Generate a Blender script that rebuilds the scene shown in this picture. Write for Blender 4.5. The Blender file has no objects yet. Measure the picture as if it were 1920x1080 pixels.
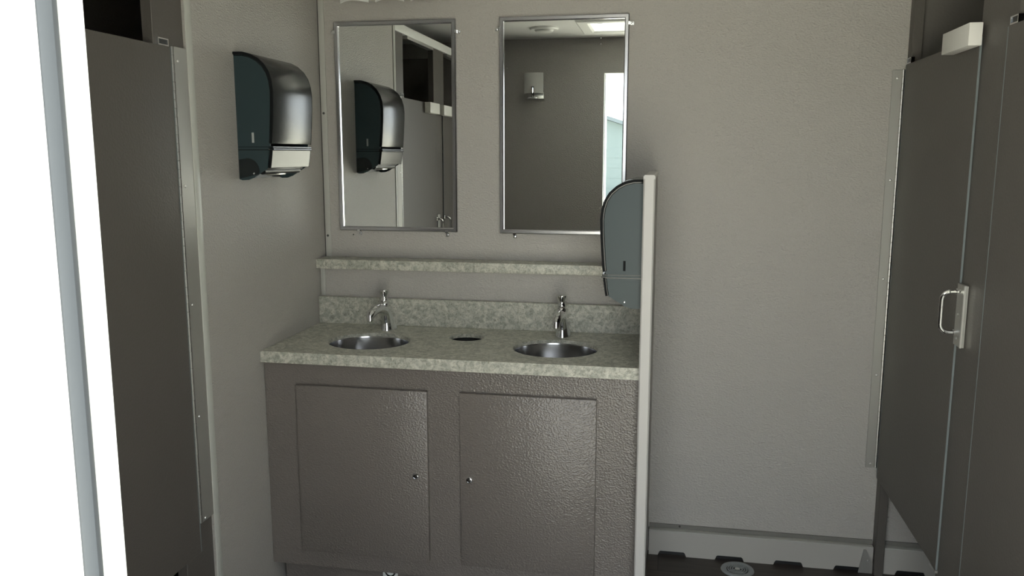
import bpy, bmesh, math, random
from mathutils import Vector, Matrix
random.seed(4)
SC = bpy.context.scene
COL = SC.collection

# ------------------------------------------------------------------ camera
def set_camera():
    yaw, pitch, roll, f = math.radians(10.545), math.radians(9.07), math.radians(0.0), 1571.5
    cam = bpy.data.cameras.new('camera'); ob = bpy.data.objects.new('camera', cam); COL.objects.link(ob)
    cam.sensor_width = 36.0; cam.sensor_fit = 'HORIZONTAL'; cam.lens = f / 1920.0 * 36.0
    cam.clip_start = 0.02; cam.clip_end = 400
    fw = Vector((-math.sin(yaw) * math.cos(pitch), math.cos(yaw) * math.cos(pitch), -math.sin(pitch)))
    rt = fw.cross(Vector((0, 0, 1))).normalized(); up = rt.cross(fw)
    m = Matrix((rt, up, -fw)).transposed().to_4x4(); m.translation = Vector((0, 0, 1.47))
    ob.matrix_world = m
    SC.camera = ob
set_camera()

# ------------------------------------------------------------------ sky, sun, exposure
SKY = (0.90, 0.96, 1.0); SKY_STRENGTH = 1.9
w = bpy.data.worlds.new('sky'); SC.world = w; w.use_nodes = True
bg = w.node_tree.nodes['Background']; bg.inputs[0].default_value = (*SKY, 1); bg.inputs[1].default_value = SKY_STRENGTH
sl = bpy.data.lights.new('sun', 'SUN'); sl.energy = 11.0; sl.angle = math.radians(2.0); sl.color = (1.0, 0.96, 0.90)
so = bpy.data.objects.new('sun', sl); COL.objects.link(so)
so.rotation_euler = Vector((-0.50, 0.10, -0.86)).to_track_quat('-Z', 'Y').to_euler()
so.location = (5, -1, 9)
vs = SC.view_settings
vs.view_transform = 'Standard'; vs.look = 'None'; vs.exposure = 1.38; vs.gamma = 1.0; vs.use_curve_mapping = False

# ------------------------------------------------------------------ materials
def new_mat(name):
    m = bpy.data.materials.new(name); m.use_nodes = True
    nt = m.node_tree
    return m, nt, nt.nodes['Principled BSDF']

def mat(name, col, rough=0.5, metal=0.0, bumps=(), var=0.0, var_scale=6.0, spec=0.5, stretch=(1, 1, 1), coat=0.0):
    """bumps: (kind, scale, strength, distance)"""
    m, nt, b = new_mat(name)
    N = nt.nodes; L = nt.links
    b.inputs['Base Color'].default_value = (*col, 1); b.inputs['Roughness'].default_value = rough
    b.inputs['Metallic'].default_value = metal; b.inputs['Specular IOR Level'].default_value = spec
    b.inputs['Coat Weight'].default_value = coat
    tc = N.new('ShaderNodeTexCoord'); mp = N.new('ShaderNodeMapping'); mp.inputs['Scale'].default_value = stretch
    L.new(tc.outputs['Object'], mp.inputs[0])
    if var:
        n = N.new('ShaderNodeTexNoise'); n.inputs['Scale'].default_value = var_scale; n.inputs['Detail'].default_value = 4
        L.new(mp.outputs[0], n.inputs['Vector'])
        mix = N.new('ShaderNodeMix'); mix.data_type = 'RGBA'
        mix.inputs['A'].default_value = (*[c * (1 - var) for c in col], 1)
        mix.inputs['B'].default_value = (*[min(1, c * (1 + var)) for c in col], 1)
        L.new(n.outputs['Fac'], mix.inputs['Factor']); L.new(mix.outputs['Result'], b.inputs['Base Color'])
    prev = None
    for kind, sc, st, dist in bumps:
        if kind == 'noise':
            t = N.new('ShaderNodeTexNoise'); t.inputs['Scale'].default_value = sc; t.inputs['Detail'].default_value = 3; out = t.outputs['Fac']
        else:
            t = N.new('ShaderNodeTexVoronoi'); t.feature = 'SMOOTH_F1' if kind == 'smooth' else 'F1'
            t.inputs['Scale'].default_value = sc; out = t.outputs['Distance']
        L.new(mp.outputs[0], t.inputs['Vector'])
        bp = N.new('ShaderNodeBump'); bp.inputs['Strength'].default_value = st; bp.inputs['Distance'].default_value = dist
        L.new(out, bp.inputs['Height'])
        if prev: L.new(prev.outputs[0], bp.inputs['Normal'])
        prev = bp
    if prev: L.new(prev.outputs[0], b.inputs['Normal'])
    return m

M = {}
M['wallpaper'] = mat('taupe_vinyl_wallpaper', (0.43, 0.412, 0.385), 0.34, 0, (('smooth', 150, 1.0, 0.0017), ('noise', 520, 0.9, 0.0011)), 0.15, 230, 0.6, (1, 1, 1.6))
M['trim'] = mat('pale_grey_trim', (0.44, 0.44, 0.41), 0.42)
M['endtrim'] = mat('pale_satin_trim', (0.55, 0.56, 0.52), 0.35)
M['gapdark'] = mat('dark_joint', (0.06, 0.06, 0.055), 0.8)
M['laminate'] = mat('bronze_grey_pebbled_laminate', (0.165, 0.147, 0.133), 0.31, 0.0, (('smooth', 185, 0.8, 0.0021),), 0.06, 5, 0.6, (1, 1, 1.25))
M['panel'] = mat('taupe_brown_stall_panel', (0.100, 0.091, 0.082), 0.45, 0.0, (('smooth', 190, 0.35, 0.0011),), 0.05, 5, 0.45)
M['stallwall_lit'] = mat('grey_brown_stall_rear_panel_lit', (0.15, 0.14, 0.125), 0.5, 0.0, (('smooth', 150, 0.4, 0.0012),))  # rear stall panels lightened: doorway light on them put into the colour
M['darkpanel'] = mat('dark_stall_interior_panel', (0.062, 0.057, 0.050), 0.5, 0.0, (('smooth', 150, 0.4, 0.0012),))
M['edge'] = mat('grey_banding_and_edge_highlight', (0.16, 0.185, 0.19), 0.4)
M['alu'] = mat('brushed_aluminium', (0.66, 0.66, 0.64), 0.34, 1.0, (('noise', 300, 0.1, 0.0004),))
M['alu_satin'] = mat('satin_aluminium_leaf', (0.38, 0.375, 0.35), 0.40, 0.5)
M['chrome'] = mat('polished_chrome', (0.78, 0.79, 0.80), 0.07, 1.0)
M['frame_chrome'] = mat('mirror_frame_chrome', (0.54, 0.54, 0.56), 0.24, 1.0)
M['steel'] = mat('brushed_stainless_basin', (0.58, 0.58, 0.59), 0.17, 1.0, (('noise', 60, 0.06, 0.0004),), stretch=(1, 1, 14))
M['mirror'] = mat('mirror_glass', (0.87, 0.89, 0.87), 0.0, 1.0)
M['white'] = mat('white_gloss_frame', (0.86, 0.87, 0.85), 0.4)
M['whiteblock'] = mat('white_painted_block', (0.78, 0.77, 0.73), 0.5)
M['offwhite'] = mat('warm_white_edge_cap', (0.54, 0.525, 0.51), 0.45)
M['ceiling'] = mat('white_ceiling_panel', (0.93, 0.93, 0.92), 0.35, 0, (('noise', 80, 0.1, 0.001),))
M['seal'] = mat('grey_rubber_door_seal', (0.085, 0.095, 0.108), 0.5)
M['smoke_cover'] = mat('dark_smoke_plastic_cover', (0.010, 0.014, 0.015), 0.21, 0, (), 0, 6, 0.42)
M['smoke_side'] = mat('teal_smoke_plastic_side', (0.024, 0.044, 0.050), 0.42, 0, (), 0.05, 8, 0.42)
M['black'] = mat('black_plastic', (0.012, 0.013, 0.014), 0.4)
M['rim'] = mat('matte_black_rubber_rim', (0.006, 0.007, 0.008), 0.6, 0, (), 0, 6, 0.12)
M['slot_light'] = mat('pale_slot_light', (0.42, 0.44, 0.43), 0.4)  # light seen through the dispenser slot, put into the colour
M['frost'] = mat('frosted_glass_shade', (0.72, 0.72, 0.70), 0.35, 0, (('noise', 25, 0.1, 0.001),))
M['drain'] = mat('grey_drain_flange', (0.25, 0.27, 0.275), 0.32, 0.0, (), 0.05, 30)
M['concrete'] = mat('dry_grass_and_gravel_yard', (0.52, 0.51, 0.43), 0.9, 0, (('noise', 40, 0.3, 0.01),), 0.12, 2)
M['siding'] = mat('pale_blue_siding', (0.11, 0.145, 0.15), 0.7)
M['roofing'] = mat('grey_blue_roofing', (0.10, 0.125, 0.14), 0.8)
M['sticker'] = mat('white_sticker', (0.75, 0.77, 0.75), 0.5)
M['ink'] = mat('black_ink', (0.02, 0.02, 0.02), 0.6)

def mat_counter():
    m, nt, b = new_mat('speckled_beige_granite_laminate'); N = nt.nodes; L = nt.links
    tc = N.new('ShaderNodeTexCoord')
    n1 = N.new('ShaderNodeTexNoise'); n1.inputs['Scale'].default_value = 38; n1.inputs['Detail'].default_value = 5; n1.inputs['Distortion'].default_value = 1.4
    n2 = N.new('ShaderNodeTexNoise'); n2.inputs['Scale'].default_value = 120; n2.inputs['Detail'].default_value = 3; n2.inputs['Distortion'].default_value = 1.2
    v = N.new('ShaderNodeTexVoronoi'); v.inputs['Scale'].default_value = 75
    for t in (n1, n2, v): L.new(tc.outputs['Object'], t.inputs['Vector'])
    r1 = N.new('ShaderNodeValToRGB'); e = r1.color_ramp.elements
    e[0].position = 0.36; e[0].color = (0.37, 0.375, 0.325, 1); e[1].position = 0.64; e[1].color = (0.62, 0.61, 0.535, 1)
    L.new(n1.outputs['Fac'], r1.inputs[0])
    r2 = N.new('ShaderNodeValToRGB'); e = r2.color_ramp.elements
    e[0].position = 0.40; e[0].color = (0.46, 0.46, 0.42, 1); e[1].position = 0.52; e[1].color = (1, 1, 1, 1)
    L.new(n2.outputs['Fac'], r2.inputs[0])
    r3 = N.new('ShaderNodeValToRGB'); e = r3.color_ramp.elements
    e[0].position = 0.10; e[0].color = (0.55, 0.53, 0.46, 1); e[1].position = 0.22; e[1].color = (1, 1, 1, 1)
    L.new(v.outputs['Distance'], r3.inputs[0])
    m1 = N.new('ShaderNodeMix'); m1.data_type = 'RGBA'; m1.blend_type = 'MULTIPLY'; m1.inputs['Factor'].default_value = 0.5
    L.new(r1.outputs[0], m1.inputs['A']); L.new(r2.outputs[0], m1.inputs['B'])
    m2 = N.new('ShaderNodeMix'); m2.data_type = 'RGBA'; m2.blend_type = 'MULTIPLY'; m2.inputs['Factor'].default_value = 0.7
    L.new(m1.outputs['Result'], m2.inputs['A']); L.new(r3.outputs[0], m2.inputs['B'])
    L.new(m2.outputs['Result'], b.inputs['Base Color']); b.inputs['Roughness'].default_value = 0.42
    return m
M['counter'] = mat_counter()

def mat_floor():
    m, nt, b = new_mat('dark_wood_vinyl_floor'); N = nt.nodes; L = nt.links
    tc = N.new('ShaderNodeTexCoord'); mp = N.new('ShaderNodeMapping'); L.new(tc.outputs['Object'], mp.inputs[0])
    br = N.new('ShaderNodeTexBrick'); br.offset = 0.4
    br.inputs['Scale'].default_value = 1.0; br.inputs['Brick Width'].default_value = 0.9; br.inputs['Row Height'].default_value = 0.15; br.inputs['Mortar Size'].default_value = 0.002
    br.inputs['Color1'].default_value = (0.040, 0.032, 0.027, 1); br.inputs['Color2'].default_value = (0.062, 0.050, 0.042, 1); br.inputs['Mortar'].default_value = (0.015, 0.012, 0.01, 1)
    L.new(mp.outputs[0], br.inputs['Vector'])
    mp2 = N.new('ShaderNodeMapping'); mp2.inputs['Scale'].default_value = (3, 60, 3); L.new(tc.outputs['Object'], mp2.inputs[0])
    n = N.new('ShaderNodeTexNoise'); n.inputs['Scale'].default_value = 2; n.inputs['Detail'].default_value = 6; L.new(mp2.outputs[0], n.inputs['Vector'])
    r = N.new('ShaderNodeValToRGB'); e = r.color_ramp.elements; e[0].position = 0.3; e[0].color = (0.55, 0.55, 0.55, 1); e[1].position = 0.7; e[1].color = (1.3, 1.25, 1.2, 1)
    L.new(n.outputs['Fac'], r.inputs[0])
    mx = N.new('ShaderNodeMix'); mx.data_type = 'RGBA'; mx.blend_type = 'MULTIPLY'; mx.inputs['Factor'].default_value = 1
    L.new(br.outputs['Color'], mx.inputs['A']); L.new(r.outputs[0], mx.inputs['B']); L.new(mx.outputs['Result'], b.inputs['Base Color'])
    b.inputs['Roughness'].default_value = 0.45
    return m
M['floor'] = mat_floor()

def mat_lid():
    m, nt, b = new_mat('milky_translucent_vent_lid')
    b.inputs['Base Color'].default_value = (0.8, 0.8, 0.78, 1); b.inputs['Roughness'].default_value = 0.5
    t = nt.nodes.new('ShaderNodeBsdfTranslucent'); t.inputs[0].default_value = (0.92, 0.92, 0.90, 1)
    mx = nt.nodes.new('ShaderNodeMixShader'); mx.inputs[0].default_value = 0.85
    nt.links.new(b.outputs[0], mx.inputs[1]); nt.links.new(t.outputs[0], mx.inputs[2])
    nt.links.new(mx.outputs[0], nt.nodes['Material Output'].inputs['Surface'])
    return m
M['lid'] = mat_lid()

# ------------------------------------------------------------------ mesh helpers
class MB:
    def __init__(s): s.v = []; s.f = []
    def add(s, vs, fs):
        o = len(s.v); s.v += [tuple(v) for v in vs]; s.f += [tuple(i + o for i in f) for f in fs]; return s
    def box(s, x0, x1, y0, y1, z0, z1):
        vs = [(x, y, z) for z in (z0, z1) for y in (y0, y1) for x in (x0, x1)]
        return s.add(vs, [(0, 2, 3, 1), (4, 5, 7, 6), (0, 1, 5, 4), (2, 6, 7, 3), (0, 4, 6, 2), (1, 3, 7, 5)])
    def prism(s, poly, fn, a0, a1):
        """poly of (u,v); fn(u,v,a) -> xyz; capped"""
        n = len(poly)
        vs = [fn(u, v, a0) for u, v in poly] + [fn(u, v, a1) for u, v in poly]
        fs = [tuple(range(n)), tuple(range(2 * n - 1, n - 1, -1))]
        fs += [(i, i + n, (i + 1) % n + n, (i + 1) % n) for i in range(n)]
        return s.add(vs, fs)
    def rings(s, rings, cap0=True, cap1=True, closed=True):
        n = len(rings[0]); vs = [p for r in rings for p in r]; fs = []
        for k in range(len(rings) - 1):
            for i in range(n if closed else n - 1):
                j = (i + 1) % n
                fs.append((k * n + i, k * n + j, (k + 1) * n + j, (k + 1) * n + i))
        if cap0: fs.append(tuple(range(n - 1, -1, -1)))
        if cap1: fs.append(tuple((len(rings) - 1) * n + i for i in range(n)))
        return s.add(vs, fs)
    def lathe(s, prof, c=(0, 0, 0), axis='z', seg=24, sx=1.0, sy=1.0, cap=True):
        R = []
        for r, h in prof:
            ring = []
            for i in range(seg):
                a = 2 * math.pi * i / seg; p, q = r * math.cos(a) * sx, r * math.sin(a) * sy
                ring.append({'z': (c[0] + p, c[1] + q, c[2] + h), 'y': (c[0] + p, c[1] + h, c[2] + q), 'x': (c[0] + h, c[1] + p, c[2] + q)}[axis])
            R.append(ring)
        return s.rings(R, cap, cap)
    def tube(s, path, rad, seg=12):
        P = [Vector(p) for p in path]; n = len(P)
        rad = rad if isinstance(rad, (list, tuple)) else [rad] * n
        R = []; ref = None
        for i in range(n):
            t = (P[min(i + 1, n - 1)] - P[max(i - 1, 0)]).normalized()
            if ref is None: ref = t.orthogonal().normalized()
            ref = (ref - t * ref.dot(t)).normalized(); b = t.cross(ref)
            R.append([tuple(P[i] + (ref * math.cos(2 * math.pi * k / seg) + b * math.sin(2 * math.pi * k / seg)) * rad[i]) for k in range(seg)])
        return s.rings(R)
    def build(s, name, m, parent=None, bevel=0.0, seg=2, smooth=24, fix=True):
        me = bpy.data.meshes.new(name)
        bm = bmesh.new()
        bv = [bm.verts.new(v) for v in s.v]
        for f in s.f:
            try: bm.faces.new([bv[i] for i in f])
            except ValueError: pass
        if fix: bmesh.ops.recalc_face_normals(bm, faces=bm.faces)
        if bevel:
            es = [e for e in bm.edges if len(e.link_faces) == 2 and e.calc_face_angle(0) > math.radians(32)]
            bmesh.ops.bevel(bm, geom=es, offset=bevel, segments=seg, profile=0.5, affect='EDGES', clamp_overlap=True)
        bm.to_mesh(me); bm.free()
        me.materials.append(M[m] if isinstance(m, str) else m)
        o = bpy.data.objects.new(name, me); COL.objects.link(o)
        if smooth:
            me.polygons.foreach_set('use_smooth', [True] * len(me.polygons)); me.set_sharp_from_angle(angle=math.radians(smooth))
        if parent is not None:
            c = Vector(parent['_w'])
            me.transform(Matrix.Translation(-c)); o.parent = parent; o['_w'] = tuple(c)
        else:
            o['_w'] = (0.0, 0.0, 0.0)
        return o

def thing(name, label, cat, loc, group=None, kind=None):
    o = bpy.data.objects.new(name, None); COL.objects.link(o); o.location = loc; o.empty_display_size = 0.05
    o['_w'] = tuple(loc)
    if label: o['label'] = label
    if cat: o['category'] = cat
    if group: o['group'] = group
    if kind: o['kind'] = kind
    return o
def tag(o, label, cat, group=None):
    o['label'] = label; o['category'] = cat
    if group: o['group'] = group
    return o
def origin(o, c):
    """move a top-level mesh's origin to c"""
    o.data.transform(Matrix.Translation(-Vector(c))); o.location = c; o['_w'] = tuple(c); return o
def struct(o, label=None):
    o['kind'] = 'structure'
    if label: o['label'] = label
    return o

# ------------------------------------------------------------------ dimensions (metres)
XL, XR = -1.2825, 0.745        # faces of the left wall and of the right-hand stall front
YW = 3.0                       # far wall
YB, YO = 0.558, 0.440          # inner and outer faces of the wall with the entry door
ZC = 2.19                      # ceiling
XO0, XO1 = -2.70, 2.10
DX0, DX1, DZ = -0.421, 0.55, 1.975   # entry door opening

# ------------------------------------------------------------------ shell
struct(MB().box(XO0 - .06, XO1 + .06, YO, YW + .1, -0.05, 0).build('floor', 'floor'), 'dark wood-look vinyl floor')
struct(MB().box(XO0 - .06, XO1 + .06, YW, YW + .1, 0, ZC).build('wall_far', 'wallpaper'), 'taupe vinyl wall behind the mirrors and washbasins')
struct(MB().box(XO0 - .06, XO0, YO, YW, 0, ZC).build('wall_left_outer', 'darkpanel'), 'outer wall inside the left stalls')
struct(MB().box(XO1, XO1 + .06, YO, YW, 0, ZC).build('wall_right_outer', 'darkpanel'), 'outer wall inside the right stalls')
struct(MB().box(XO0, DX0, YO, YB, 0, ZC).box(DX1, XO1, YO, YB, 0, ZC).box(DX0, DX1, YO, YB, DZ, ZC).build('wall_near', 'wallpaper'), 'taupe wall around the entry door')
# ceiling with the vent opening
VX, VY, VH = -0.285, 1.075, 0.18
c = MB()
c.box(XO0 - .06, VX - VH, YO, YW + .1, ZC, ZC + .05).box(VX + VH, XO1 + .06, YO, YW + .1, ZC, ZC + .05)
c.box(VX - VH, VX + VH, YO, VY - VH, ZC, ZC + .05).box(VX - VH, VX + VH, VY + VH, YW + .1, ZC, ZC + .05)
struct(c.build('ceiling', 'ceiling'), 'white panelled ceiling')
# left wall that carries the first towel dispenser
struct(MB().box(XL - .045, XL, 2.118, YW, 0, ZC).build('wall_left', 'wallpaper'), 'taupe wall beside the vanity')
# dark panels lining the upper part of the stalls
struct(MB().box(XR + .04, XO1, YW - .012, YW, .46, ZC).build('wall_stall_right', 'stallwall_lit'), 'dark panel inside the right stall')
struct(MB().box(XO0, XL - .045, YW - .012, YW, .46, ZC).build('wall_stall_left', 'stallwall_lit'), 'dark panel inside the left stall')
# boxed-out service chase under the ledge
struct(MB().box(XL, -.071, 2.945, YW, .70, 1.050).build('wall_chase', 'wallpaper'), 'boxed-out wall strip between ledge and backsplash')
# corner trims
def vtrim(name, x0, x1, y0, y1, z0, z1, m='trim', bev=.002): return struct(MB().box(x0, x1, y0, y1, z0, z1).build(name, m, bevel=bev))
t = vtrim('trim_1', XL + .004, XL + .026, YW - .006, YW, 1.084, ZC)
for z in (1.165, 1.62, 2.05):
    MB().lathe([(.0045, -.0012), (.0045, .0004), (.002, .0012)][::-1], (XL + .014, YW - .0065, z), 'y', 10).build('screw', 'gapdark', t)
vtrim('trim_2', XL, XL + .004, YW - .003, YW, 1.084, ZC, 'gapdark', 0)
vtrim('trim_3', XL + .002, XL + .020, 2.939, 2.945, .944, 1.048)
vtrim('trim_4', XL - .001, XL + .004, 2.118, 2.146, 0, ZC, 'endtrim', .0015)

# baseboard on the far wall, notched along the floor
def baseboard(name, x0, x1, n0, n1):
    root = thing(name, 'pale plinth baseboard with notches along the floor', None, (x0, YW - .03, 0), kind='structure')
    P = [(x0, .0)]; r = .006
    for k in range(n0, n1):
        a = -.002 + .2065 * k; b = a + .103; h = .017
        P += [(a, 0), (a + .004, h - r), (a + .006, h - r * .4), (a + .004 + r, h), (b - .004 - r, h), (b - .006, h - r * .4), (b - .004, h - r), (b, 0)]
    P += [(x1, 0), (x1, .094), (x0, .094)]
    MB().prism(P, lambda u, v, a: (u, a, v), YW - .03, YW - .018).build('plinth', 'wallpaper_plain', root)
    MB().box(x0, x1, YW - .018, YW - .001, .0, .090).build('notch_shade_backing', 'black', root)  # black sheet painting the dark of the hollow behind the notches
    MB().box(x0, x1, YW - .032, YW - .001, .094, .0975).build('ledge', 'trim', root, bevel=.001)
    MB().box(x0, x1, YW - .006, YW, .0975, .112).build('groove_shade', 'groove_shade', root)  # flat strip, the shade of a recess put into its grey
    return root
M['wallpaper_plain'] = mat('pale_taupe_plinth', (0.43, 0.415, 0.385), 0.45, 0, (('noise', 200, 0.15, 0.001),))
M['groove_shade'] = mat('grey_groove_shade', (0.17, 0.165, 0.15), 0.6)
bb = baseboard('baseboard_far', -.036, .748, 0, 4)
for x in (.075,): MB().lathe([(.001, -.003), (.004, -.001), (.004, .001)], (x, YW - .0065, .107), 'y', 10).build('screw', 'gapdark', bb)
baseboard('baseboard_stall', .785, XO1, 4, 10)

# entry door frame: white reveal, grey bulb seal, white outer frame
fr = thing('door_1', 'white entry door frame with a grey rubber seal', None, (DX0, YB, 0), kind='structure')
for sx, x in ((1, DX0), (-1, DX1)):
    MB().box(x, x + sx * .003, .534, YB + .002, 0, DZ).build('inner_lip', 'white', fr)
    MB().prism([(0, .511), (.004, .513), (.0065, .518), (.0075, .5225), (.0065, .527), (.004, .532), (0, .534)], lambda u, v, a, s=sx, X=x: (X + s * u, v, a), 0, DZ).build('rubber_seal', 'seal', fr)
    MB().box(x, x + sx * .004, .33, .511, 0, DZ).build('outer_jamb', 'white', fr)
    MB().box(x - sx * .06, x - sx * .0005, .425, YO, 0, DZ + .06).build('outer_flange', 'white', fr)
MB().box(DX0, DX1, .33, YB + .002, DZ - .004, DZ).build('head_jamb', 'white', fr)
struct(MB().box(XO0 - .08, DX0 - .06, YO - .012, YO, -.45, ZC + .06).box(DX1 + .06, XO1 + .08, YO - .012, YO, -.45, ZC + .06).box(DX0 - .06, DX1 + .06, YO - .012, YO, DZ + .06, ZC + .06).build('wall_outside', 'white'), 'white trailer outer skin')

# ------------------------------------------------------------------ outside
struct(MB().box(-60, 60, -80, YO + 6, -.75, -.70).build('ground', 'concrete'), 'pale grass and gravel yard outside the door')
hb = thing('neighbouring_building', 'pale blue gabled building seen through the doorway in the mirror', 'building', (-8, -40, -.7))
GX0, GX1, GY, GE, GA, GC = -17.0, 1.0, -36.0, 1.80, 4.73, -8.0
MB().prism([(GX0, -.7), (GX1, -.7), (GX1, GE), (GC, GA), (GX0, GE)], lambda u, v, a: (u, a, v), GY, GY - 9).build('wall', 'siding', hb)
for (xa, za, xb, zb) in ((GC, GA, GX1 + .5, GE - .17), (GC, GA, GX0 - .5, GE - .17)):
    MB().prism([(xa, za + .02), (xb, zb + .02), (xb, zb + .2), (xa, za + .2)], lambda u, v, a: (u, a, v), GY + .35, GY - 9.3).build('roof_slope', 'roofing', hb)
for k in range(5):
    z = -.7 + .5 * k
    MB().prism([(0, 0), (.02, .0), (.006, .49), (0, .49)], lambda u, v, a, zz=z: (a, GY + u, zz + v), GX0, GX1).build('siding_board', 'siding', hb)

# ------------------------------------------------------------------ stalls
def hinge_screw(parent, p, ax):
    MB().lathe([(.0042, -.0005), (.0042, .0006), (.003, .0022), (.0008, .0028)], (0, 0, 0), 'z', 10)
    b = MB()
    prof = [(.0042, -.0005), (.0042, .0006), (.003, .0022), (.0008, .0028)]
    sgn = -1 if ax in ('-y', '-x') else 1
    b.lathe([(r, h * sgn) for r, h in prof], p, ax[-1], 10)
    b.build('screw', 'alu', parent)

def clip(parent, x0, x1, y, z, d):
    """small chrome channel clip on the hinge end of a door's top edge; d = direction along y"""
    b = MB(); ya, yb = sorted((y, y + d * .045))
    b.box(x0, x1, ya, yb, z, z + .003).box(x0, x1, ya, yb, z + .0155, z + .0185).box(x0, x1, ya, ya + .003, z + .003, z + .0155).box(x0, x1, yb - .003, yb, z + .003, z + .0155)
    cp = b.build('top_clip', 'chrome', parent, smooth=0)
    MB().box(x0 + .002, x1 - .002, ya + .003, yb - .003, z + .003, z + .0155).build('clip_plug', 'black', cp)

def stall_door(side, yh, yf, label, zt=1.757):
    """side +1 = right-hand row (faces -x), -1 = left row. yh hinge end (far), yf free end (near)"""
    s = side; X = XR if s > 0 else XL
    xf, xb = (X - .0006, X + .0045) if s > 0 else (X - .0045, X + .0006)
    xf_, xb_ = (xf, xb)
    d = 1 if yh > yf else -1                        # direction from the free edge to the hinge
    y0, y1 = min(yh, yf), max(yh, yf)
    root = thing('stall_door', label, 'door', (X, (yh + yf) / 2, .348), 'brown toilet stall doors')
    MB().box(xf_, xb_, y0, y1, .348, zt).build('door_leaf', 'panel', root, bevel=.0012, seg=1)
    # grey banding on the free edge; at the hinge a painted edge highlight
    MB().box(xf_, xb_, *sorted((yf, yf - d * .0012)), .350, zt - .002).build('edge_strip', 'edge', root)
    xo = xf if s > 0 else xb
    MB().box(min(xo, xo - s * .0006), max(xo, xo - s * .0006), *sorted((yh - d * .0035, yh + d * .0005)), .350, zt - .002).build('edge_strip', 'edge', root)
    MB().box(xf_ - .001, xb_ + .001, *sorted((yf - d * .002, yf + d * .05)), .340, .348).build('bottom_shoe', 'alu', root)
    clip(root, xf_, xb_ + (.006 if s > 0 else -.0), yh - d * .008, zt, -d)
    # D-shaped pull handle
    yy = yf + d * .006; R = .022; z0, z1 = 1.010, 1.118; p = -s * .037; q = -s
    path = [(xo, yy, z1)]
    for k in range(7):
        a = k / 6 * math.pi / 2; path.append((xo + p - q * R + q * R * math.sin(a), yy, z1 - R + R * math.cos(a)))
    for k in range(7):
        a = k / 6 * math.pi / 2; path.append((xo + p - q * R + q * R * math.cos(a), yy, z0 + R - R * math.sin(a)))
    path.append((xo, yy, z0))
    h = MB().tube(path, .0058, 12).build('pull_handle', 'chrome', root)
    for z in (z0, z1):
        MB().lathe([(.0090, 0), (.0090, q * .003), (.006, q * .005)], (xo, yy, z), 'x', 14).build('rosette', 'chrome', h)
    return root

def pilaster(side, y0, y1, label, blocks=(), strikes=(), z0=0.0, zt=2.10, bz=1.733):
    s = side; X = XR + .0055 if s > 0 else XL - .0055
    xa, xb = (X, X + .03) if s > 0 else (X - .03, X)
    root = thing('stall_pilaster', label, 'pilaster', (X + s * .015, (y0 + y1) / 2, z0), 'brown stall front pilasters')
    MB().box(xa, xb, y0, y1, z0, zt).build('pilaster_panel', 'panel', root, bevel=.0015, seg=1)
    fx = X
    for ya, yb in blocks:
        p, q = sorted((fx - s * .0088, fx - s * .040))
        MB().box(p, q, ya, yb, bz, bz + .055).build('stop_block', 'whiteblock', root, bevel=.0012)
    for ya, yb in strikes:
        pl = MB().box(*sorted((fx - s * .001, fx - s * .0105)), ya, yb, .982, 1.142).build('strike_plate', 'alu_satin', root, bevel=.0006, seg=1)
        MB().box(*sorted((fx - s * .0085, fx - s * .0125)), ya - .0035, ya + .0015, .982, 1.142).build('plate_flange', 'alu', pl)
        for z in (1.000, 1.062, 1.124):
            hinge_screw(pl, (fx - s * .0105, (ya + yb) / 2 + .006, z), '-x' if s > 0 else '+x')
    return root

HZ = (1.715, 1.385, 1.052, .716, .395)
# right row ---------------------------------------------------------
d = stall_door(1, 2.984, 2.314, 'dark brown stall door with a chrome pull, hinged at the far wall right of the vanity')
hg = MB().box(.708, .7415, YW - .0035, YW, .382, 1.742).build('hinge_leaf', 'alu_satin', d, bevel=.0006, seg=1)
for z in HZ: hinge_screw(hg, (.724, YW - .0035, z), '-y')
b = MB()
for k in range(60): b.lathe([(.0035, 0), (.0042, .0008), (.0042, .0212), (.0035, .022)], (.7405, YW - .008, .384 + k * .02265), 'z', 8)
b.build('hinge_barrel', 'alu', d)
stall_door(1, 2.138, 1.470, 'dark brown stall door cut by the right edge of the picture')
p = pilaster(1, 2.950, 2.9985, 'narrow dark post between the far wall and the right stall door')
MB().prism([(.700, 0), (.7475, 0), (.7475, .040), (.722, .088), (.715, .088)], lambda u, v, a: (u, a, v), YW - .036, YW - .033).build('foot_bracket', 'alu_satin', p)
hinge_screw(p, (.731, YW - .036, .048), '-y')
pilaster(1, 2.098, 2.330, 'brown pilaster with a white stop block and chrome strike plate', blocks=((2.292, 2.500),), strikes=((2.258, 2.3115),))
pilaster(1, 1.300, 1.500, 'brown pilaster in the right stall row beyond the picture edge', blocks=((1.45, 1.66),))
pilaster(1, YB, .66, 'brown end pilaster of the right row beside the entry wall')
# left row ----------------------------------------------------------
d = stall_door(-1, 2.046, 1.440, 'brown stall door left of the vanity, with a silver hinge strip against the left wall', 1.745)
hg = MB().box(XL - .001, XL + .002, 2.052, 2.117, .432, 1.748).build('hinge_leaf', 'alu_satin', d, bevel=.0006, seg=1)
for z in (1.712, 1.385, 1.060, .742, .440): hinge_screw(hg, (XL + .002, 2.072, z), '+x')
b = MB()
for k in range(58): b.lathe([(.0035, 0), (.0042, .0008), (.0042, .0212), (.0035, .022)], (XL + .002, 2.0495, .434 + k * .02265), 'z', 8)
b.build('hinge_barrel', 'alu', d)
stall_door(-1, .660, 1.292, 'brown stall door nearest the entry, seen only in the left mirror', 1.745)
pilaster(-1, 1.980, 2.117, 'narrow brown post that the left stall door is hinged on', zt=2.045)
pilaster(-1, 1.250, 1.455, 'brown pilaster between the two left stall doors, seen in the left mirror', blocks=((1.475, 1.655), (1.12, 1.385)), strikes=((1.400, 1.4375),), zt=2.045, bz=1.690)
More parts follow.
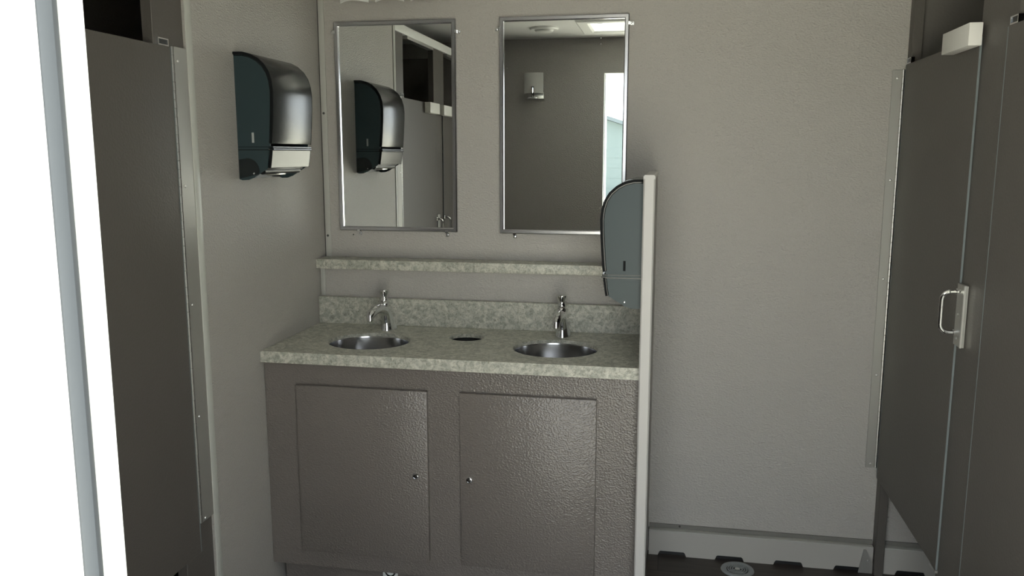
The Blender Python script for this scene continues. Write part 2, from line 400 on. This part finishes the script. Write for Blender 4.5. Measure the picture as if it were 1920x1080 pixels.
pilaster(-1, YB, .672, 'brown end pilaster of the left row beside the entry wall', zt=2.045)
for s, X, yend, zr, lab in ((-1, XL - .0205, 2.117, 2.045, 'white header rail along the top of the left stalls'), (1, XR + .0205, YW - .001, 2.10, 'white header rail along the top of the right stalls')):
    r = thing('header_rail', lab, 'rail', (X, YB, zr))
    MB().box(X - .022, X + .022, YB, yend, zr, zr + .042).build('rail_body', 'white', r, bevel=.002)
    spans = ((.675, 1.248), (1.457, 1.978)) if s < 0 else ((.662, 1.298), (1.502, 2.096), (2.332, 2.948))
    for ya, yb in spans:
        MB().box(X - .012, X + .020, ya + .01, yb - .06, zr - .015, zr).build('lower_lip', 'alu', r)
# dividers between stalls
for X0, X1, y, lab in ((XR + .036, XO1, 2.215, 'divider panel between the first two right stalls'), (XR + .036, XO1, 1.40, 'divider panel between the last two right stalls'), (XO0, XL - .036, 1.35, 'divider panel between the left stalls')):
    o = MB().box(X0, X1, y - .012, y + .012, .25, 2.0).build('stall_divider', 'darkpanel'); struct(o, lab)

# ------------------------------------------------------------------ vanity
CZ = .843                       # counter top
cab = thing('vanity_cabinet', 'dark bronze-grey pebbled vanity cabinet under the two basins', 'cabinet', (-.677, 2.7, 0))
MB().box(XL + .001, -.072, 2.466, 2.49, .105, CZ - .037).box(XL + .001, -.072, 2.49, 2.944, .105, .125).box(XL + .001, XL + .02, 2.49, 2.944, .125, CZ - .037).box(-.091, -.072, 2.49, 2.944, .125, CZ - .037).build('body', 'laminate', cab, bevel=.0015, seg=1)
MB().box(XL + .02, -.09, 2.52, 2.54, 0, .105).build('toe_kick', 'laminate', cab)
for x0, x1, kx, z0, z1, tilt in ((-1.166, -.728, -.768, .166, .735, .0), (-.622, -.196, -.593, .164, .736, .0)):
    dd = MB().box(x0, x1, 2.448, 2.465, z0, z1).build('door', 'laminate', cab, bevel=.0022)
    MB().lathe([(.0105, .001), (.0105, -.002), (.0092, -.0042), (.007, -.0048), (.0062, -.003), (.0025, -.003), (.0022, -.0046), (.0004, -.0047)], (kx, 2.448, .455), 'y', 20).build('cam_lock', 'chrome', dd)
# white sticker just under the cabinet's lower edge
st = MB().box(-.912, -.86, 2.5185, 2.5199, .050, .103).build('sticker', 'sticker', cab)
MB().lathe([(.0135, -.0006), (.0135, .0), (.019, .0), (.019, -.0006)], (-.886, 2.5185, .081), 'y', 28, cap=False).build('printed_ring', 'ink', st)
for k in range(6):
    x = -.852 + k * .006
    MB().prism([(0, 0), (.003, 0), (.006, .02), (.003, .02)], lambda u, v, a, x=x: (x + u, a, .078 + v), 2.5188, 2.5199).build('printed_stripe', 'sticker', cab)

# countertop with round cut-outs
BAS = [(-.988, 2.652), (-.350, 2.657)]
BRX, BRY = .139, .127
HOLE = (-.674, 2.765, .0605, .055)
def patch(out, x0, x1, y0, y1, hole, z0, z1):
    """rectangular slab patch with one elliptical hole: ring of quads, top, bottom, hole wall"""
    cx, cy, rx, ry = hole
    A = [2 * math.pi * i / 56 for i in range(56)] + [math.atan2(y - cy, x - cx) % (2 * math.pi) for x in (x0, x1) for y in (y0, y1)]
    A = sorted(set(A)); I, O = [], []
    for a in A:
        ca, sa = math.cos(a), math.sin(a)
        k = 1 / math.sqrt((ca / rx) ** 2 + (sa / ry) ** 2); I.append((cx + ca * k, cy + sa * k))
        tx = ((x1 - cx) / ca if ca > 1e-9 else (x0 - cx) / ca if ca < -1e-9 else 1e9); ty = ((y1 - cy) / sa if sa > 1e-9 else (y0 - cy) / sa if sa < -1e-9 else 1e9)
        t = min(tx, ty); O.append((cx + ca * t, cy + sa * t))
    n = len(A); e = .0016
    L = [[(x, y, z0) for x, y in O], [(x, y, z1) for x, y in O]]
    grow = [(cx + (x - cx) * (1 + e / rx), cy + (y - cy) * (1 + e / ry)) for x, y in I]
    L += [[(x, y, z1) for x, y in grow], [(x, y, z1 - e) for x, y in I], [(x, y, z0) for x, y in I], L[0]]
    out.rings(L, False, False)
def ell(cx, cy, rx, ry, n=48): return [(cx + rx * math.cos(2 * math.pi * i / n), cy + ry * math.sin(2 * math.pi * i / n)) for i in range(n)]
ct = thing('countertop', 'speckled beige laminate vanity countertop with two basin cut-outs', 'countertop', (-.677, 2.68, CZ - .037))
slab = MB(); zb = CZ - .0365
patch(slab, XL + .0005, -.800, 2.444, 2.944, (*BAS[0], BRX, BRY), zb, CZ)
patch(slab, -.800, -.545, 2.444, 2.944, HOLE, zb, CZ)
patch(slab, -.545, -.0715, 2.444, 2.944, (*BAS[1], BRX, BRY), zb, CZ)
slab.build('slab', 'counter', ct, smooth=35)
MB().box(XL + .0005, -.0715, 2.918, 2.944, CZ, .943).build('backsplash', 'counter', ct, bevel=.0012, seg=1)
# liner of the round waste hole
hx, hy, rx, ry = HOLE
MB().lathe([(.0600, -.012), (.0585, -.0125), (.058, -.05), (.052, -.18), (.0005, -.182)], (hx, hy, CZ), 'z', 32, 1, ry / rx, cap=False).build('waste_liner', 'black', ct)
for i, (bx, by) in enumerate(BAS):
    lab = ('round stainless undermount basin in front of the left faucet', 'round stainless undermount basin nearest the white-edged partition')[i]
    bs = thing('wash_basin', lab, 'basin', (bx, by, CZ - .17), 'stainless vanity basins')
    k = BRY / BRX
    prof = [(.1385, -.0115), (.1365, -.0115), (.1355, -.016), (.1345, -.070), (.129, -.105), (.114, -.135), (.085, -.152), (.05, -.158), (.022, -.160), (.022, -.164), (.05, -.162), (.086, -.156), (.117, -.139), (.132, -.107), (.1375, -.070), (.1385, -.016)]
    MB().lathe(prof + [prof[0]], (bx, by, CZ), 'z', 56, 1, k, cap=False).build('bowl', 'steel', bs, smooth=50)
    MB().lathe([(.0225, -.160), (.0225, -.158), (.018, -.1565), (.016, -.159), (.0005, -.159)], (bx, by, CZ), 'z', 28, cap=False).build('drain', 'chrome', bs)

def faucet(x, y, rot, label):
    """metering push faucet; local: +y towards the wall"""
    root = thing('faucet', label, 'faucet', (x, y, CZ), 'chrome push faucets')
    root['_w'] = (0.0, 0.0, 0.0)
    R = []
    for z, cy, rx, ry in ((0, .006, .0275, .040), (.004, .006, .0272, .0395), (.010, .005, .0245, .036), (.030, .001, .0205, .030), (.055, -.008, .0165, .023), (.075, -.018, .0140, .018), (.088, -.026, .0120, .0145), (.092, -.027, .0095, .011)):
        R.append([(rx * math.cos(2 * math.pi * i / 24), cy + ry * math.sin(2 * math.pi * i / 24), z) for i in range(24)])
    MB().rings(R).build('body', 'chrome', root, smooth=40)
    sp = MB().tube([(0, -.006, .050), (0, -.026, .072), (0, -.050, .0850), (0, -.075, .0885), (0, -.098, .086), (0, -.116, .080), (0, -.128, .073), (0, -.134, .066)], [.013, .0165, .0172, .0170, .0165, .0158, .0145, .0125], 18).build('spout', 'chrome', root, smooth=50)
    MB().lathe([(.0118, .010), (.0122, .008), (.0122, -.010), (.0105, -.012), (.0005, -.0105)], (0, -.132, .066), 'z', 20).build('aerator', 'chrome', sp)
    hd = MB().lathe([(.011, .086), (.0135, .090), (.0165, .093), (.0165, .101), (.014, .104), (.0125, .106), (.0135, .110), (.0135, .116), (.0112, .119), (.0108, .124), (.0125, .130), (.0160, .139), (.0180, .145), (.0180, .1475), (.0150, .1495), (.008, .1505), (.0004, .1507)], (0, -.026, 0), 'z', 28).build('valve_head', 'chrome', root, smooth=40)
    root['_w'] = (x, y, CZ); root.rotation_euler.z = rot
    return root
faucet(-.987, 2.850, math.radians(-9), 'chrome push faucet at the left basin, spout turned slightly left')
faucet(-.350, 2.852, math.radians(-3), 'chrome push faucet behind the basin beside the partition')

# ledge above the chase
origin(tag(MB().box(XL + .0005, -.0715, 2.905, YW - .0005, 1.0505, 1.0855).build('ledge_shelf', 'counter', bevel=.0015), 'long speckled beige laminate ledge below the mirrors', 'shelf'), (-.677, 2.95, 1.0505))

# half-height partition at the right end of the vanity
hp = thing('half_partition', 'half-height partition with a rounded warm white edge cap beside the vanity', 'partition', (-.054, 2.7, 0))
MB().box(-.0695, -.0395, 2.412, YW - .0005, 0, 1.400).build('panel', 'laminate', hp)
def cap_ring(y, z, dy, dz): pass
poly = [(-.071, 0), (-.071, .010), (-.067, .0145), (-.042, .0145), (-.038, .010), (-.038, 0)]
MB().prism([(-.071, 2.412), (-.071, 2.402), (-.067, 2.3975), (-.042, 2.3975), (-.038, 2.402), (-.038, 2.412)], lambda u, v, a: (u, v, a), 0, 1.402).build('front_edge_cap', 'offwhite', hp)
MB().prism([(-.071, 1.400), (-.071, 1.4085), (-.067, 1.4125), (-.042, 1.4125), (-.038, 1.4085), (-.038, 1.400)], lambda u, v, a: (u, a, v), 2.3985, YW - .001).build('top_edge_cap', 'offwhite', hp)

# ------------------------------------------------------------------ mirrors
def mirror(x0, x1, z0, z1, tilt, clips, label, rz=0):
    root = thing('wall_mirror', label, 'mirror', ((x0 + x1) / 2, YW, z0), 'chrome framed wall mirrors')
    wd, dp = .0155, .0150
    prof = [(0, 0), (0, dp - .003), (.003, dp), (wd - .003, dp), (wd, dp - .002), (wd, .006), (wd, 0)]
    rings = []
    for cx, cz, ax, az in ((x0, z0, 1, 1), (x1, z0, -1, 1), (x1, z1, -1, -1), (x0, z1, 1, -1)):
        rings.append([(cx + ax * wv, YW - .001 - dv, cz + az * wv) for wv, dv in prof])
    rings.append(rings[0])
    MB().rings(rings, False, False).build('chrome_frame', 'frame_chrome', root, smooth=20)
    MB().box(x0 + .004, x1 - .004, YW - .0075, YW - .0035, z0 + .004, z1 - .004).build('glass', 'mirror', root)
    for kind, a, z in clips:
        b = MB()
        if kind == 's':      # side clip: a = +1 right, -1 left
            xe = x1 if a > 0 else x0
            q = sorted((xe - a * .004, xe + a * .004)); b.box(q[0], q[1], YW - .0185, YW - .001, z - .006, z + .006)
            q = sorted((xe, xe + a * .016)); b.box(q[0], q[1], YW - .004, YW - .001, z - .006, z + .006)
            sc_ = (xe + a * .010, YW - .004, z)
        else:                # bottom clip: a = x
            b.box(a - .006, a + .006, YW - .0185, YW - .001, z0 - .004, z0 + .004)
            b.box(a - .006, a + .006, YW - .004, YW - .001, z0 - .018, z0)
            sc_ = (a, YW - .004, z0 - .011)
        cl = b.build('clip', 'chrome', root, bevel=.0008, seg=1)
        MB().lathe([(.0042, 0), (.0042, -.001), (.003, -.0024), (.0005, -.003)], sc_, 'y', 12).build('screw', 'chrome', cl)
    root.rotation_euler = (tilt, 0, rz); root.location.y -= .0012 if (tilt or rz) else 0
    return root
m1 = mirror(-1.2165, -.7600, 1.187, 1.944, -.0018, (('s', -1, 1.908), ('s', 1, 1.900), ('b', -1.140, 0), ('b', -.800, 0)), 'chrome framed mirror nearest the left wall, reflecting a towel dispenser', -.0028)
m2 = mirror(-.6020, -.1490, 1.185, 1.944, 0, (('s', -1, 1.904), ('s', 1, 1.912), ('b', -.547, 0), ('b', -.20, 0)), 'chrome framed mirror above the right basin, reflecting the open doorway')
MB().lathe([(.0028, 0), (.0028, -.0008), (.0005, -.001)], (-1.168, YW, 1.170), 'y', 8).build('nail_hole', 'gapdark', m1)
for x, z, r in ((-.245, 1.865, .0021), (-.245, 1.845, .0021), (-.575, 1.77, .0015), (-.372, 1.73, .0015), (-.43, 1.50, .0012), (-.50, 1.465, .0012)):
    MB().lathe([(r, 0), (r, -.0004), (r * .3, -.0006)], (x, YW - .0075, z), 'y', 8).build('paint_speck', 'sticker', m2)

# ------------------------------------------------------------------ towel dispensers
def dispenser(label, wall, slot_tone):
    """local frame: u = out of the wall (+x), w = along the wall (+y), z up; base at z=0, w in [0,.278]"""
    root = thing('towel_dispenser', label, 'dispenser', (0, 0, 0), 'smoke plastic towel dispensers')
    W = .278
    outer = [(.0, .378), (.030, .3775), (.055, .371), (.078, .359), (.098, .341), (.112, .319), (.120, .293), (.1235, .262), (.1225, .225), (.119, .170), (.1155, .125), (.1135, .1085)]
    low = [(.1125, .0905), (.1085, .060), (.1045, .0365)]
    T = .012
    def strip(pts, th):
        n = len(pts); ins = []
        for i in range(n):
            a = Vector(pts[max(i - 1, 0)]); b = Vector(pts[min(i + 1, n - 1)]); t = (b - a).normalized(); nn = Vector((-t.y, t.x))
            if nn.x * 1 + nn.y * .2 > 0: nn = -nn
            ins.append((pts[i][0] + nn.x * th, pts[i][1] + nn.y * th))
        if pts[0][0] == 0: ins[0] = (0, pts[0][1] - th)
        return pts + ins[::-1]
    fn = lambda u, v, a: (u, a, v)
    MB().prism(strip(outer, T), fn, 0, W).build('front_cover', 'smoke_cover', root, bevel=.0030, seg=3, smooth=19)
    MB().prism(strip(low, T), fn, .003, W - .003).build('chin_cover', 'smoke_cover', root, bevel=.0015, seg=1, smooth=19)
    for z, du in ((.0995, .0025), (.0935, .0035)):
        MB().box(.100, .113 + du, .001, W - .001, z - .0028, z + .0022).build('ridge', 'smoke_cover', root, bevel=.001, seg=1)
    inner = [(0.001, .372)] + [(u - .0085, v - .0085) for u, v in outer[1:]] + [(u - .0085, v) for u, v in low] + [(.048, .0075), (.030, .001), (.010, 0), (.001, .003)]
    for w0, w1, nm in ((.003, .0065, 0), (W - .0065, W - .003, 1)):
        sd = MB().prism(inner, fn, w0, w1).build('side_panel', 'smoke_side', root, smooth=35)
        wy = w0 - .0006 if nm == 0 else w1
        MB().box(.0475, .0545, wy, wy + .0006, .112, .142).build('through_slot', slot_tone, sd)  # slot as a flat plate, its light and dark put into the colour
        MB().box(.002, .109, wy, wy + .0012, .0985, .1005).build('side_ridge', 'smoke_cover', sd)
        MB().box(.002, .109, wy, wy + .0012, .0895, .0925).build('side_ridge', 'smoke_cover', sd)
        arc = [(.002, .062)] + [(.030 + .038 * math.sin(a), .026 + .040 * math.cos(a)) for a in [k / 8 * math.pi / 2 for k in range(9)]] + [(.064, .018), (.002, .005)]
        if slot_tone == 'slot_light': MB().prism(arc, fn, wy - .0003, wy + .0009).build('roller_bracket', 'smoke_cover', sd)
        MB().lathe([(.0036, .0008), (.0036, 0), (.002, -.0018), (.0003, -.002)] if nm == 0 else [(.0036, -.0008), (.0036, 0), (.002, .0018), (.0003, .002)], (.049, wy, .020), 'y', 12).build('pivot_screw', 'chrome', sd)
    for w0, w1 in ((-.0012, .0022), (W - .0022, W + .0012)):
        MB().prism(strip(outer, .0075), fn, w0, w1).build('edge_rim', 'rim', root, smooth=19)
        MB().prism(strip(low, .0065), fn, w0 + .002 if w0 < 0 else w0, w1 if w0 < 0 else w1 - .002).build('chin_rim', 'rim', root, smooth=19)
    MB().box(0, .006, .004, W - .004, .004, .370).build('back_plate', 'black', root)
    mc = MB().box(.012, .088, .012, W - .012, .030, .075).build('mechanism', 'black', root, bevel=.003)
    MB().lathe([(.011, 0), (.011, W - .03)], (.070, .015, .028), 'y', 16).build('feed_roller', 'black', mc)
    MB().box(.040, .075, .10, .165, .014, .030).build('tear_bar', 'alu', mc, bevel=.002)
    return root
d1 = dispenser('dark smoke plastic towel dispenser on the left wall, front lit by the doorway', 1, 'slot_light')
d1.location = (XL, 2.366, 1.392); 
d2 = dispenser('smoke plastic towel dispenser seen side-on, mounted on the half partition', -1, 'rim')
d2.location = (-.0705, 2.440 + .278, 1.021); d2.rotation_euler.z = math.pi

# ------------------------------------------------------------------ lights of the room (all switched off)
def shade(root, x, y, zb, wv, h, dirn):
    """curved frosted glass plate shade with an arched lower edge"""
    b = MB(); n = 12; R1 = []; 
    fr_, bk_ = [], []
    for i in range(n + 1):
        u = -1 + 2 * i / n; sag = .018 * (1 - u * u); low = zb + .006 * (1 - u * u)
        fr_.append(((x + u * wv / 2, y + dirn * sag, low), (x + u * wv / 2, y + dirn * sag, zb + h)))
        bk_.append(((x + u * wv / 2, y + dirn * (sag - .005), low), (x + u * wv / 2, y + dirn * (sag - .005), zb + h)))
    rings = [[f[0], f[1], k[1], k[0]] for f, k in zip(fr_, bk_)]
    return b.rings(rings).build('glass_shade', 'frost', root, smooth=40)
vl = thing('vanity_light', 'three-shade frosted glass vanity light above the left mirror', 'light', (-.97, YW, 2.06))
MB().box(-1.16, -.78, YW - .022, YW - .0005, 2.06, 2.12).build('back_plate', 'chrome', vl, bevel=.003)
for x in (-1.0985, -.970, -.842):
    shade(vl, x, 2.892, 1.991, .104, .13, -1)
    MB().tube([(x, YW - .02, 2.09), (x, 2.93, 2.088), (x, 2.892, 2.075), (x, 2.889, 2.06)], .007, 10).build('arm', 'chrome', vl)
ws = thing('wall_sconce', 'square frosted glass sconce with chrome stem on the door wall, seen in the mirror', 'sconce', (-.86, YB, 1.81))
MB().box(-.905, -.80, YB + .0005, YB + .018, 1.818, 1.86).build('back_plate', 'alu', ws, bevel=.002)
shade(ws, -.86, YB + .055, 1.848, .122, .130, 1)
MB().tube([(-.862, YB + .018, 1.826), (-.862, YB + .062, 1.826), (-.862, YB + .084, 1.828), (-.862, YB + .086, 1.84), (-.862, YB + .086, 1.892)], .008, 12).build('stem', 'chrome', ws)
MB().box(-.892, -.832, YB + .07, YB + .102, 1.817, 1.823).build('foot_bar', 'chrome', ws, bevel=.001)
cl = thing('ceiling_fixture', 'round white ceiling fixture seen in the right mirror', 'ceiling light', (-.735, 1.02, ZC))
MB().lathe([(.085, 0), (.085, -.006), (.078, -.012), (.060, -.013), (.058, -.010)], (-.735, 1.02, ZC), 'z', 36, cap=False).build('rim', 'ceiling', cl)
MB().lathe([(.058, -.009), (.050, -.022), (.030, -.028), (.0005, -.029)], (-.735, 1.02, ZC), 'z', 36, cap=False).build('lens', 'frost', cl)
rv = thing('roof_vent', 'square white roof vent with a fan in the ceiling, seen in the right mirror', 'vent', (VX, VY, ZC))
o_, i_ = VH + .06, VH - .012
b = MB()
rr = []
for cx, cy in ((-1, -1), (1, -1), (1, 1), (-1, 1)):
    rr.append([(VX + cx * a, VY + cy * a, ZC + z) for a, z in ((o_, 0), (o_, -.012), (o_ - .008, -.018), (i_ + .012, -.018), (i_, -.010), (i_, .09), (i_ + .006, .09), (i_ + .006, 0))])
rr.append(rr[0])
b.rings(rr, False, False).build('garnish_frame', 'white', rv, smooth=20)
MB().box(VX - VH - .02, VX + VH + .02, VY - VH - .02, VY + VH + .02, ZC + .10, ZC + .106).build('lid', 'lid', rv)
MB().box(VX - VH - .02, VX + VH + .02, VY - VH - .02, VY - VH, ZC + .05, ZC + .10).box(VX - VH - .02, VX + VH + .02, VY + VH, VY + VH + .02, ZC + .05, ZC + .10).box(VX - VH - .02, VX - VH, VY - VH, VY + VH, ZC + .05, ZC + .10).box(VX + VH, VX + VH + .02, VY - VH, VY + VH, ZC + .05, ZC + .10).build('collar', 'white', rv)
MB().lathe([(.030, .02), (.034, .025), (.034, .055), (.012, .062)], (VX, VY, ZC), 'z', 20).build('motor', 'black', rv)
for k in range(4):
    a = k * math.pi / 2 + .3; ca, sa = math.cos(a), math.sin(a)
    MB().add([(VX + ca * r - sa * q, VY + sa * r + ca * q, ZC + .04 + q * .3 + t) for t in (0, .002) for r, q in ((.03, -.015), (.145, -.035), (.145, .035), (.03, .015))], [(0, 1, 2, 3), (7, 6, 5, 4), (0, 4, 5, 1), (1, 5, 6, 2), (2, 6, 7, 3), (3, 7, 4, 0)]).build('fan_blade', 'black', rv)
for k in range(4):
    a = k * math.pi / 2 + math.pi / 4
    MB().tube([(VX + .03 * math.cos(a), VY + .03 * math.sin(a), ZC + .03), (VX + .235 * math.cos(a), VY + .235 * math.sin(a), ZC + .03)], .004, 8).build('motor_strut', 'white', rv)

# ------------------------------------------------------------------ floor drain
fd = thing('floor_drain', 'round grey floor drain with a slotted grate beside the baseboard', 'drain', (.280, 2.905, 0))
MB().lathe([(.058, 0), (.057, .003), (.053, .0055), (.042, .0050), (.038, .0015)], (.280, 2.905, 0), 'z', 40, cap=False).build('flange', 'drain', fd)
MB().lathe([(.039, .0012), (.0005, .0012)], (.280, 2.905, 0), 'z', 32, cap=False).build('well', 'black', fd)
for r in (.033, .025, .017):
    MB().lathe([(r + .0022, .002), (r + .0022, .0045), (r - .0022, .0045), (r - .0022, .002), (r + .0022, .002)], (.280, 2.905, 0), 'z', 32, cap=False).build('grate_ring', 'drain', fd)
for k in range(4):
    a = k * math.pi / 2 + .6
    MB().tube([(.280, 2.905, .0035), (.280 + .038 * math.cos(a), 2.905 + .038 * math.sin(a), .0035)], .0022, 6).build('grate_bar', 'drain', fd)
MB().lathe([(.009, .002), (.009, .005), (.005, .0068), (.0004, .007)], (.280, 2.905, 0), 'z', 16).build('grate_hub', 'alu', fd)

for o in bpy.data.objects:
    if '_w' in o: del o['_w']
